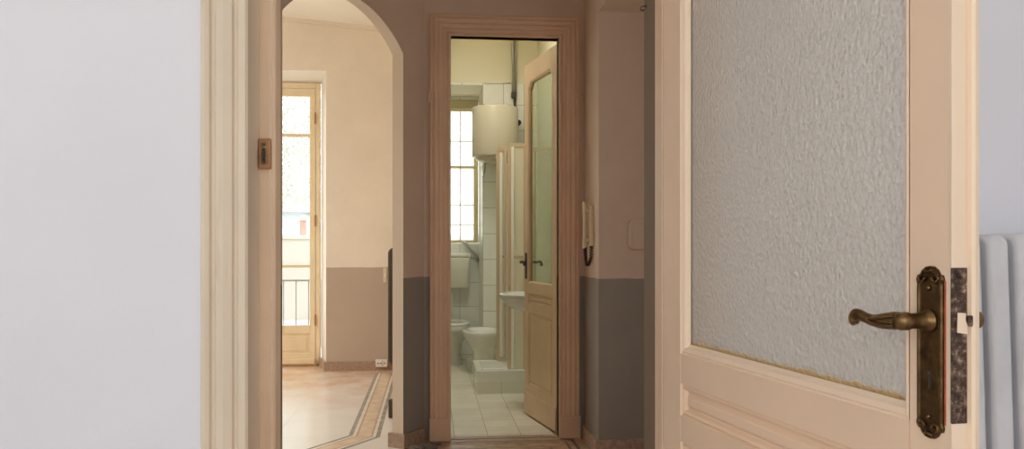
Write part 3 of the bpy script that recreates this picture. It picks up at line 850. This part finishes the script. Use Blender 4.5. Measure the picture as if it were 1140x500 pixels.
# ---- brown radiator in the far room
rr_ = radiator('radiator', (-.215, 5.62, 0), PI / 2, 14, .06, .36, 1.156, .13, M['rad_brown'], 'dark brown radiator seen end on beyond the arch pier', fw=.9, rnd=.04, feet=False)
rr_.location = (-.285 + .13 - .005, 5.63, 0)
rr_.rotation_euler = (0, 0, -PI / 2)
rr_.location = (-.155, 5.60 + 13 * .06, 0)
for xx in (.02, 13 * .06):
    w = MB()
    w.box(xx - .02, xx + .02, -.128, -.05, 0, .13, .012); w.box(xx - .012, xx + .012, -.075, -.05, .12, .39, .004)
    w.build('foot', M['rad_brown'], rr_)

# ---- white socket box & thermostat on far wall
r = empty('socket_box', (-.455, 7.78, .035), 0, 'small white socket box on the far skirting beside the dark radiator', 'socket')
w = MB(); w.box(-.055, .055, -.035, 0, 0, .075, .008); w.build('box', M['white_plastic'], r)
w = MB()
for x in (-.032, -.006, .03): w.lathe([(.0001, -.037), (.006, -.037), (.007, -.034)], (x, 0, .038), 'y', 10)
w.box(.008, .012, -.037, -.034, .012, .062)
w.build('socket_hole', M['iron'], r)
r = empty('cover_plate', (-.425, 7.8, .83), 0, 'narrow pale cover plate on the taupe dado above the socket box', 'wall plate')
w = MB(); w.box(-.016, .016, -.012, 0, 0, .14, .005); w.build('plate', M['ivory_plastic'], r)
w = MB(); w.box(-.006, .006, -.016, -.011, .05, .09, .002); w.build('rocker', M['white_plastic'], r)

# ---- intercom on the left face of the hall pier (faces -x)
r = empty('intercom', (.937, 4.665, 1.165), -PI / 2, 'cream wall intercom handset with dark cord beside the bathroom door', 'intercom')
w = MB(); w.box(-.040, .040, -.026, 0, .0, .235, .007); w.build('base', M['ivory_plastic'], r)
w = MB()
hp = smooth_path([(-.012, -.044, .250), (-.012, -.047, .242), (-.012, -.046, .20), (-.012, -.045, .12), (-.012, -.046, .04), (-.012, -.047, .0), (-.012, -.044, -.008)], 5)
w.tube(hp, [.0105 + .0045 * abs(i / (len(hp) - 1) - .5) * 2 for i in range(len(hp))], 14, flat=1.4)
w.build('handset', M['ivory_plastic'], r)
for z in (.195, .025):
    w = MB(); w.box(-.024, .010, -.040, -.024, z, z + .022, .003); w.build('cradle', M['ivory_plastic'], r)
w = MB()
base = smooth_path([(-.012, -.044, -.006), (-.010, -.042, -.035), (-.004, -.040, -.075), (.002, -.034, -.112), (.006, -.024, -.10), (.010, -.014, -.065), (.012, -.012, .0)], 26)
coil = []
for i, p in enumerate(base):
    a = i * 1.15; coil.append((p.x + .0085 * math.cos(a), p.y + .0085 * math.sin(a), p.z))
w.tube(coil, .0032, 6); w.build('cord', M['black_rubber'], r)
w = MB(); w.tube(smooth_path([(-.046, -.012, .06), (-.054, -.010, .055), (-.056, -.008, .02), (-.05, -.004, .0)], 4), .005, 8); w.build('cable', M['black_rubber'], r)

# ---- painted-over chime cover on the pier front
r = empty('chime_cover', (1.190, 4.5, 1.145), 0, 'rounded pinkish cover plate on the hall wall beside the near door', 'cover plate')
w = MB()
def rr2(hw, z0, z1, rad_, y):
    pts = []
    for cx, cz, a_ in ((hw - rad_, z1 - rad_, 0), (-hw + rad_, z1 - rad_, 90), (-hw + rad_, z0 + rad_, 180), (hw - rad_, z0 + rad_, 270)):
        for k in range(7):
            a = math.radians(a_ + k * 15); pts.append((cx + rad_ * math.cos(a), y, cz + rad_ * math.sin(a)))
    return pts
w.loops([rr2(.087, 0, .172, .03, 0), rr2(.087, 0, .172, .03, -.022), rr2(.081, .006, .166, .026, -.030), rr2(.066, .021, .151, .018, -.030), rr2(.062, .025, .147, .016, -.026)], True, False, True, smooth=False)
w.build('cover', M['hall_plain'], r)

# ---- small hook on the hall lintel
w = MB(); w.tube(smooth_path([(0, 0, 0), (0, -.02, 0), (0, -.032, -.006), (0, -.034, -.018), (0, -.026, -.026), (0, -.014, -.022)], 5), .004, 8)
w.lathe([(.0001, -.003), (.010, -.003), (.011, 0)], (0, 0, 0), 'y', 12)
o = w.build('hook', M['iron']); o.location = (.452, 1.682, 1.663); o.rotation_euler = (0, 0, -PI / 2); o.scale = (.35,) * 3
tag(o, 'tiny dark hook high on the brown wall edge left of the open door', 'hook')

# ---- lumps on the floor by the arch pier
def lump(name, loc, sx_, sy_, h, label, seed, rz=0., grp=None):
    random.seed(seed)
    w = MB(); n = 13; rings = []
    for z, k in ((0, 1.0), (h * .55, .93), (h, .72)):
        ring = []
        for i in range(n):
            a = 2 * PI * i / n; q = k * (0.82 + .3 * random.random())
            ring.append((sx_ * q * math.cos(a), sy_ * q * math.sin(a), z * (.85 + .3 * random.random()) if z else 0))
        rings.append(ring)
    w.loops(rings, True, True, True, smooth=False)
    o = w.build(name, M['debris']); o.location = loc; o.rotation_euler = (0, 0, rz)
    return tag(o, label, 'rubble', grp)
lump('mortar_lump', (-.045, 4.705, .0002), .095, .05, .026, 'flat dark grey mortar lump on the floor at the arch pier foot', 3, .5)
lump('mortar_lump', (.022, 4.80, .0002), .042, .026, .018, 'smaller grey mortar crumb against the left casing block', 5, .2)
random.seed(11)

# ---- bathroom fixtures
# toilet (faces -y)
r = empty('toilet', (.205, 8.10, 0), 0, 'white floor standing toilet under the cistern', 'toilet')
w = MB()
w.loft([(0, .10, 0, .115, .20, 2.6), (0, .10, .02, .118, .203, 2.6), (0, .10, .10, .098, .185, 2.4), (0, .08, .20, .108, .20, 2.3), (0, .03, .29, .150, .26, 2.2), (0, .0, .36, .176, .285, 2.2), (0, .0, .395, .180, .29, 2.2), (0, .0, .402, .174, .284, 2.2),
        (0, .0, .402, .128, .225, 2.2), (0, -.01, .37, .118, .205, 2.1), (0, .0, .28, .085, .14, 2), (0, .02, .22, .05, .07, 2)], 36)
w.build('bowl', M['ceramic'], r)
w = MB()
w.loft([(0, .0, .404, .178, .287, 2.2), (0, .0, .412, .182, .291, 2.2), (0, .0, .424, .178, .287, 2.2), (0, .0, .426, .165, .272, 2.2), (0, .0, .424, .125, .222, 2.2), (0, .0, .404, .122, .218, 2.2)], 36, False, False)
w.build('seat', M['plastic'], r)
w = MB(); w.tube(smooth_path([(0, .36, .72), (0, .36, .5), (0, .35, .40), (0, .31, .36), (0, .24, .355)], 5), .021, 12); w.build('flush_pipe', M['plastic'], r)
# cistern
r = empty('cistern', (.225, 8.53, .735), 0, 'white plastic cistern on the tiled wall under the bathroom window', 'cistern')
w = MB(); w.loft([(0, -.075, 0, .150, .055, 5), (0, -.075, .015, .172, .068, 5), (0, -.075, .30, .186, .074, 5), (0, -.075, .318, .188, .075, 5)], 40); w.build('tank', M['plastic'], r)
w = MB(); w.loft([(0, -.076, .319, .191, .0755, 5), (0, -.076, .35, .191, .0755, 5), (0, -.076, .365, .178, .064, 5)], 40); w.build('lid', M['plastic'], r)
w = MB(); w.box(-.04, .04, -.11, -.04, .362, .372, .004); w.build('flush_button', M['plastic'], r)
# hose from the side wall down to the cistern
w = MB()
pp = smooth_path([(.350, 8.525, 1.215), (.368, 8.475, 1.20), (.392, 8.465, 1.165), (.418, 8.465, 1.13), (.450, 8.465, 1.10), (.478, 8.465, 1.065), (.498, 8.465, 1.02)], 10)
w.tube(pp, [.013 + .003 * (i % 2) for i in range(len(pp))], 10)
w.lathe([(.016, .470), (.024, .474), (.024, .486), (.016, .490), (.016, .5035)], (0, 8.465, 1.030), 'x', 12)
o = w.build('water_hose', M['chrome']); tag(o, 'grey ribbed water hose bending below the bathroom window', 'hose')

# bidet against end wall
r = empty('bidet', (.485, 7.58, 0), 0, 'white pedestal bidet in front of the tiled pier, behind the shower tray', 'bidet')
w = MB()
w.loft([(.01, .07, 0, .112, .20, 2.6), (.01, .07, .02, .114, .202, 2.6), (.01, .08, .10, .098, .18, 2.4), (.01, .07, .19, .104, .19, 2.3), (0, .04, .255, .135, .225, 2.2), (0, .01, .31, .168, .27, 2.2), (0, .0, .35, .186, .292, 2.2), (0, .0, .385, .192, .298, 2.2), (0, .0, .397, .186, .292, 2.2),
        (0, -.02, .397, .135, .215, 2.2), (0, -.02, .36, .12, .195, 2.1), (0, -.02, .30, .08, .13, 2), (0, -.02, .27, .03, .04, 2)], 36)
w.build('bowl', M['ceramic'], r)
# shower tray
r = empty('shower_tray', (.36, 6.44, 0), 0, 'white shower tray raised on a tiled plinth', 'shower tray')
w = MB(); w.box(.012, .678, .012, .60, 0, .094); w.build('plinth', M['tile_plinth'], r)
w = MB()
def rq(x0, x1, y0, y1, z): return [(x0, y0, z), (x1, y0, z), (x1, y1, z), (x0, y1, z)]
w.loops([rq(.004, .678, .004, .606, .094), rq(0, .678, 0, .61, .100), rq(0, .678, 0, .61, .180), rq(.006, .674, .006, .604, .188), rq(.050, .640, .050, .565, .188), rq(.058, .632, .058, .557, .182), rq(.075, .615, .075, .540, .125), rq(.10, .59, .10, .51, .118)], True, True, True, smooth=False)
w.build('basin', M['ceramic'], r)
w = MB(); w.lathe([(.0001, .121), (.03, .121), (.034, .118)], (.34, .3, 0), 'z', 16); w.build('drain', M['chrome'], r)

# folding shower screen
r = empty('shower_screen', (.0, 0, .0), 0, 'folded beige framed shower screen standing on the tray', 'shower screen')
def screen_leaf(p0, p1, z0, z1, nm='screen_leaf'):
    a = Vector(p0); b = Vector(p1); d = (b - a); Ln = d.length; d.normalize(); n = Vector((-d.y, d.x))
    def q(u, vv): c = a + d * u + n * vv; return (c.x, c.y)
    w = MB()
    for u0, u1 in ((0, .028), (Ln - .022, Ln)):
        w.prism([q(u0, -.014), q(u1, -.014), q(u1, .014), q(u0, .014)], z0, z1)
    for s0, s1 in ((z0, z0 + .03), (z1 - .03, z1), (1.07, 1.09)):
        w.prism([q(.02, -.012), q(Ln - .02, -.012), q(Ln - .02, .012), q(.02, .012)], s0, s1)
    lf = w.build(nm, M['alu'], r)
    w = MB(); w.prism([q(.027, -.004), q(Ln - .021, -.004), q(Ln - .021, .004), q(.027, .004)], z0 + .03, z1 - .03)
    w.build('screen_panel', M['shower_panel'], lf)
    w = MB(); w.prism([q(.030, -.018), q(.054, -.018), q(.054, -.006), q(.030, -.006)], z0 + .03, z1 - .03); w.build('white_seal', M['white_plastic'], lf)
screen_leaf((.566, 7.010), (.655, 6.995), .190, 2.005)
screen_leaf((.640, 6.740), (.790, 6.700), .127, 2.020)
screen_leaf((.800, 6.720), (.895, 7.000), .127, 2.010)
w = MB(); w.box(.575, 1.036, 6.985, 7.015, 1.985, 2.02, .003); w.build('top_rail', M['alu'], r)

# washbasin on the right wall
r = empty('washbasin', (1.04, 6.02, .80), 0, 'greyish white washbasin on the side wall behind the half open door', 'washbasin')
w = MB()
w.loft([(-.12, 0, -.15, .10, .09, 2.4), (-.16, 0, -.135, .15, .13, 2.4), (-.22, 0, -.09, .22, .19, 2.4), (-.25, 0, -.04, .25, .24, 2.5), (-.262, 0, -.012, .262, .255, 2.6), (-.265, 0, 0, .265, .258, 2.6), (-.265, 0, .012, .265, .258, 2.6), (-.265, 0, .020, .258, .25, 2.6),
        (-.275, 0, .018, .215, .215, 2.4), (-.275, 0, -.01, .20, .20, 2.3), (-.27, 0, -.07, .15, .15, 2.2), (-.26, 0, -.10, .07, .07, 2)], 44)
w.build('bowl', M['ceramic_grey'], r)
w = MB(); w.lathe([(.022, .018), (.022, .07), (.014, .08)], (-.055, 0, 0), 'z', 14); w.tube(smooth_path([(-.055, 0, .06), (-.09, 0, .08), (-.14, 0, .075), (-.155, 0, .055)], 4), .011, 10)
w.build('tap', M['chrome'], r)
w = MB(); w.tube(smooth_path([(-.2, 0, -.13), (-.2, 0, -.26), (-.17, 0, -.30), (-.12, 0, -.28), (-.06, 0, -.27), (0, 0, -.27)], 5), .018, 12); w.build('trap', M['chrome'], r)

# boiler
r = empty('water_heater', (.606, 7.665, 2.0), 0, 'white drum water heater high on the bathroom end wall', 'water heater')
w = MB(); w.lathe([(.19, 0), (.213, .004), (.218, .014), (.218, .455), (.212, .468), (.19, .474), (.0001, .49)], (0, 0, 0), 'z', 48); w.build('drum', M['enamel'], r)
w = MB(); w.lathe([(.188, .002), (.175, -.022), (.14, -.042), (.09, -.052), (.0001, -.055)], (0, 0, 0), 'z', 40); w.build('bottom_cap', M['enamel'], r)
for x in (-.10, .10):
    w = MB(); w.tube([(x, -.02, .0), (x, -.02, -.12), (x, .09, -.14), (x, .235, -.14)], .009, 10); w.build('supply_pipe', M['chrome'], r)
for z in (.10, .36):
    w = MB(); w.box(-.15, .15, .205, .235, z, z + .04, .003); w.build('wall_bracket', M['dark_metal'], r)

# pipes on the end wall
r = empty('wall_pipe', (.795, 7.86, 0), 0, 'vertical grey wall pipe rising beside the water heater', 'pipe')
w = MB(); w.tube([(0, 0, 2.62), (0, 0, 3.5)], .013, 12); w.build('upper_pipe', M['chrome'], r)
w = MB(); w.tube([(.03, .012, 2.62), (.03, .012, 3.5)], .010, 10); w.build('upper_pipe', M['chrome'], r)
w = MB(); w.tube([(.02, 0, 1.95), (.02, 0, 2.66)], .014, 12); w.build('lower_pipe', M['dark_metal'], r)
w = MB(); w.lathe([(.02, 2.60), (.024, 2.61), (.024, 2.65), (.02, 2.66)], (.008, 0, 0), 'z', 12)
w.build('pipe_joint', M['dark_metal'], r)
w = MB(); w.lathe([(.012, -.05), (.028, -.045), (.028, -.03), (.014, -.025), (.014, 0)], (.05, 0, 2.36), 'y', 12); w.build('valve', M['dark_metal'], r)
w = MB(); w.tube([(-.28, .03, 2.752), (-.02, .03, 2.755)], .007, 8); w.build('side_pipe', M['plastic'], r)

# ================================================================== OUTSIDE
w = MB(); w.box(-60, 60, 8.25, 80, -.25, -.05)
struct('ground', w, M['terrace'], 'pale terrace and garden ground outside the French door', 'ground')
r = empty('balcony_railing', (0, 9.35, -.05), 0, 'thin iron railing outside the French door', 'railing')
w = MB(); w.box(-3.6, .2, -.012, .012, .83, .85, .004); w.box(-3.6, .2, -.010, .010, .08, .10, .003); w.build('rail', M['rail'], r)
x = -3.55
while x < .2:
    w = MB(); w.tube([(x, 0, 0 if abs((x + 3.55) / .95 % 1) < .1 else .09), (x, 0, .84)], .006, 8); w.build('baluster', M['rail'], r); x += .137
w = MB(); w.box(-9, 3, 14.0, 14.25, -.05, 1.30); w.box(-9.02, 3.02, 13.96, 14.29, 1.30, 1.37, .01)
o = w.build('garden_wall', M['ext_white']); tag(o, 'white garden wall seen low through the French door panes', 'garden wall')
r = empty('brick_pier', (-2.14, 14.12, 1.37), 0, 'small red brick pier on top of the garden wall', 'brick pier')
w = MB(); w.box(-.045, .045, -.09, .09, 0, .24, .004); w.build('shaft', M['ext_red'], r)
w = MB(); w.box(-.065, .065, -.12, .12, .24, .29, .008); w.build('cap', M['ext_white'], r)
r = empty('house', (-6.16, 27, -.05), 0, 'pale blue house far beyond the garden wall', 'house')
w = MB(); w.box(-3, 2.0, 0, 5, 0, 2.35); w.build('wall', M['ext_blue'], r)
w = MB(); w.extr([(-3.3, -.3, 2.35), (-3.3, 5.3, 2.35), (-3.3, 2.5, 3.2)], (5.6, 0, 0)); w.build('roof', M['ext_white'], r)
w = MB(); w.box(-.9, .1, -.05, .02, .9, 1.9, .01); w.build('window', M['ext_white'], r)
def tree(loc, h, rx, rz_, n, label, seed):
    rnd = random.Random(seed)
    r = empty('garden_tree', loc, 0, label, 'tree')
    w = MB(); w.tube([(0, 0, 0), (.05, 0, h * .3), (-.04, .05, h * .6), (0, 0, h * .85)], [.16, .13, .09, .04], 10); w.build('trunk', M['bark'], r)
    w = MB()
    for i in range(n):
        while True:
            p = Vector((rnd.uniform(-1, 1), rnd.uniform(-1, 1), rnd.uniform(-1, 1)))
            if p.length < 1: break
        p = Vector((p.x * rx, p.y * rx, h * .62 + p.z * rz_))
        a = Vector((rnd.gauss(0, 1), rnd.gauss(0, 1), rnd.gauss(0, 1))).normalized(); b = a.orthogonal().normalized(); s = rnd.uniform(.03, .062)
        w.face([p - a * s, p + b * s * .45, p + a * s, p - b * s * .45])
    w.build('foliage', M['leaf'], r, recalc=False)
tree((-3.95, 20, -.05), 6.5, 2.8, 2.0, 24000, 'pale leafy garden tree filling the upper panes of the French door', 1)

# ================================================================== LIGHT
SKY = 3.7
FARW = 165
wd = bpy.data.worlds.new('sky'); SC.world = wd; wd.use_nodes = True
nt = wd.node_tree; nt.nodes.clear()
out = nt.nodes.new('ShaderNodeOutputWorld'); bg = nt.nodes.new('ShaderNodeBackground')
tc = nt.nodes.new('ShaderNodeTexCoord'); sx = nt.nodes.new('ShaderNodeSeparateXYZ'); nt.links.new(tc.outputs['Generated'], sx.inputs[0])
col = ramp(nt, sx.outputs['Z'], [(.0, (1, .97, .92)), (.35, (.93, .96, 1.0)), (1, (.72, .84, 1.0))])
nt.links.new(col, bg.inputs[0]); bg.inputs[1].default_value = SKY
nt.links.new(bg.outputs[0], out.inputs[0])

def portal(loc, rot, sx_, sy_):
    l = bpy.data.lights.new('daylight_portal', 'AREA'); l.shape = 'RECTANGLE'; l.size = sx_; l.size_y = sy_
    l.cycles.is_portal = True
    o = bpy.data.objects.new('daylight_portal', l); COL.objects.link(o); o.location = loc; o.rotation_euler = rot
portal(((BX0 + BX1) / 2, -2.78, (BZ0 + BZ1) / 2), (PI / 2, 0, PI), BX1 - BX0, BZ1 - BZ0)       # faces +y
portal((-3.78, (LY0 + LY1) / 2, (LZ0 + LZ1) / 2), (PI / 2, 0, PI / 2), LY1 - LY0, LZ1 - LZ0)      # faces +x
portal(((GX0 + GX1) / 2, 8.28, 1.4), (PI / 2, 0, 0), GX1 - GX0, 2.75)                           # faces -y
portal((-2.78, -1.05, 1.75), (PI / 2, 0, PI / 2 + PI), 1.7, 2.0)
def added_lamp(loc, rot, sx_, sy_, watts, col=(1, 1, 1)):
    l = bpy.data.lights.new('added_window_lamp', 'AREA'); l.shape = 'RECTANGLE'; l.size = sx_; l.size_y = sy_; l.energy = watts; l.color = col
    o = bpy.data.objects.new('added_window_lamp', l); COL.objects.link(o); o.location = loc; o.rotation_euler = rot
# extra lamps, added to brighten, at the rooflight, hall and far side windows
added_lamp((.30, 6.25, 3.66), (0, 0, 0), .46, 1.05, 31, (1, .98, .92))
added_lamp((2.40, 2.25, 1.6), (PI / 2, 0, PI / 2), .58, 1.36, 9, (1, .97, .93))
added_lamp((-4.7, 5.45, 3.3), (Vector((3.5, -.15, -3.3))).to_track_quat('-Z', 'Y').to_euler(), 2.4, 1.3, FARW, (.97, .98, 1))

# ================================================================== CAMERA
cam = bpy.data.cameras.new('camera'); co_ = bpy.data.objects.new('camera', cam); COL.objects.link(co_)
cam.sensor_fit = 'HORIZONTAL'; cam.sensor_width = 36; cam.lens = 910 / 1140 * 36
cam.shift_y = 26 / 1140; cam.clip_start = .05
co_.location = (0, 0, EYE); co_.rotation_euler = (PI / 2, 0, -math.atan(.1))
SC.camera = co_
SC.view_settings.view_transform = 'Standard'; SC.view_settings.look = 'None'
SC.view_settings.gamma = 1; SC.view_settings.exposure = 0; SC.view_settings.use_curve_mapping = False
SC.cycles.use_denoising = True
SC.cycles.max_bounces = 14; SC.cycles.diffuse_bounces = 8; SC.cycles.transparent_max_bounces = 16; SC.cycles.transmission_bounces = 8
SC.cycles.sample_clamp_indirect = 8; SC.cycles.caustics_reflective = False; SC.cycles.caustics_refractive = True
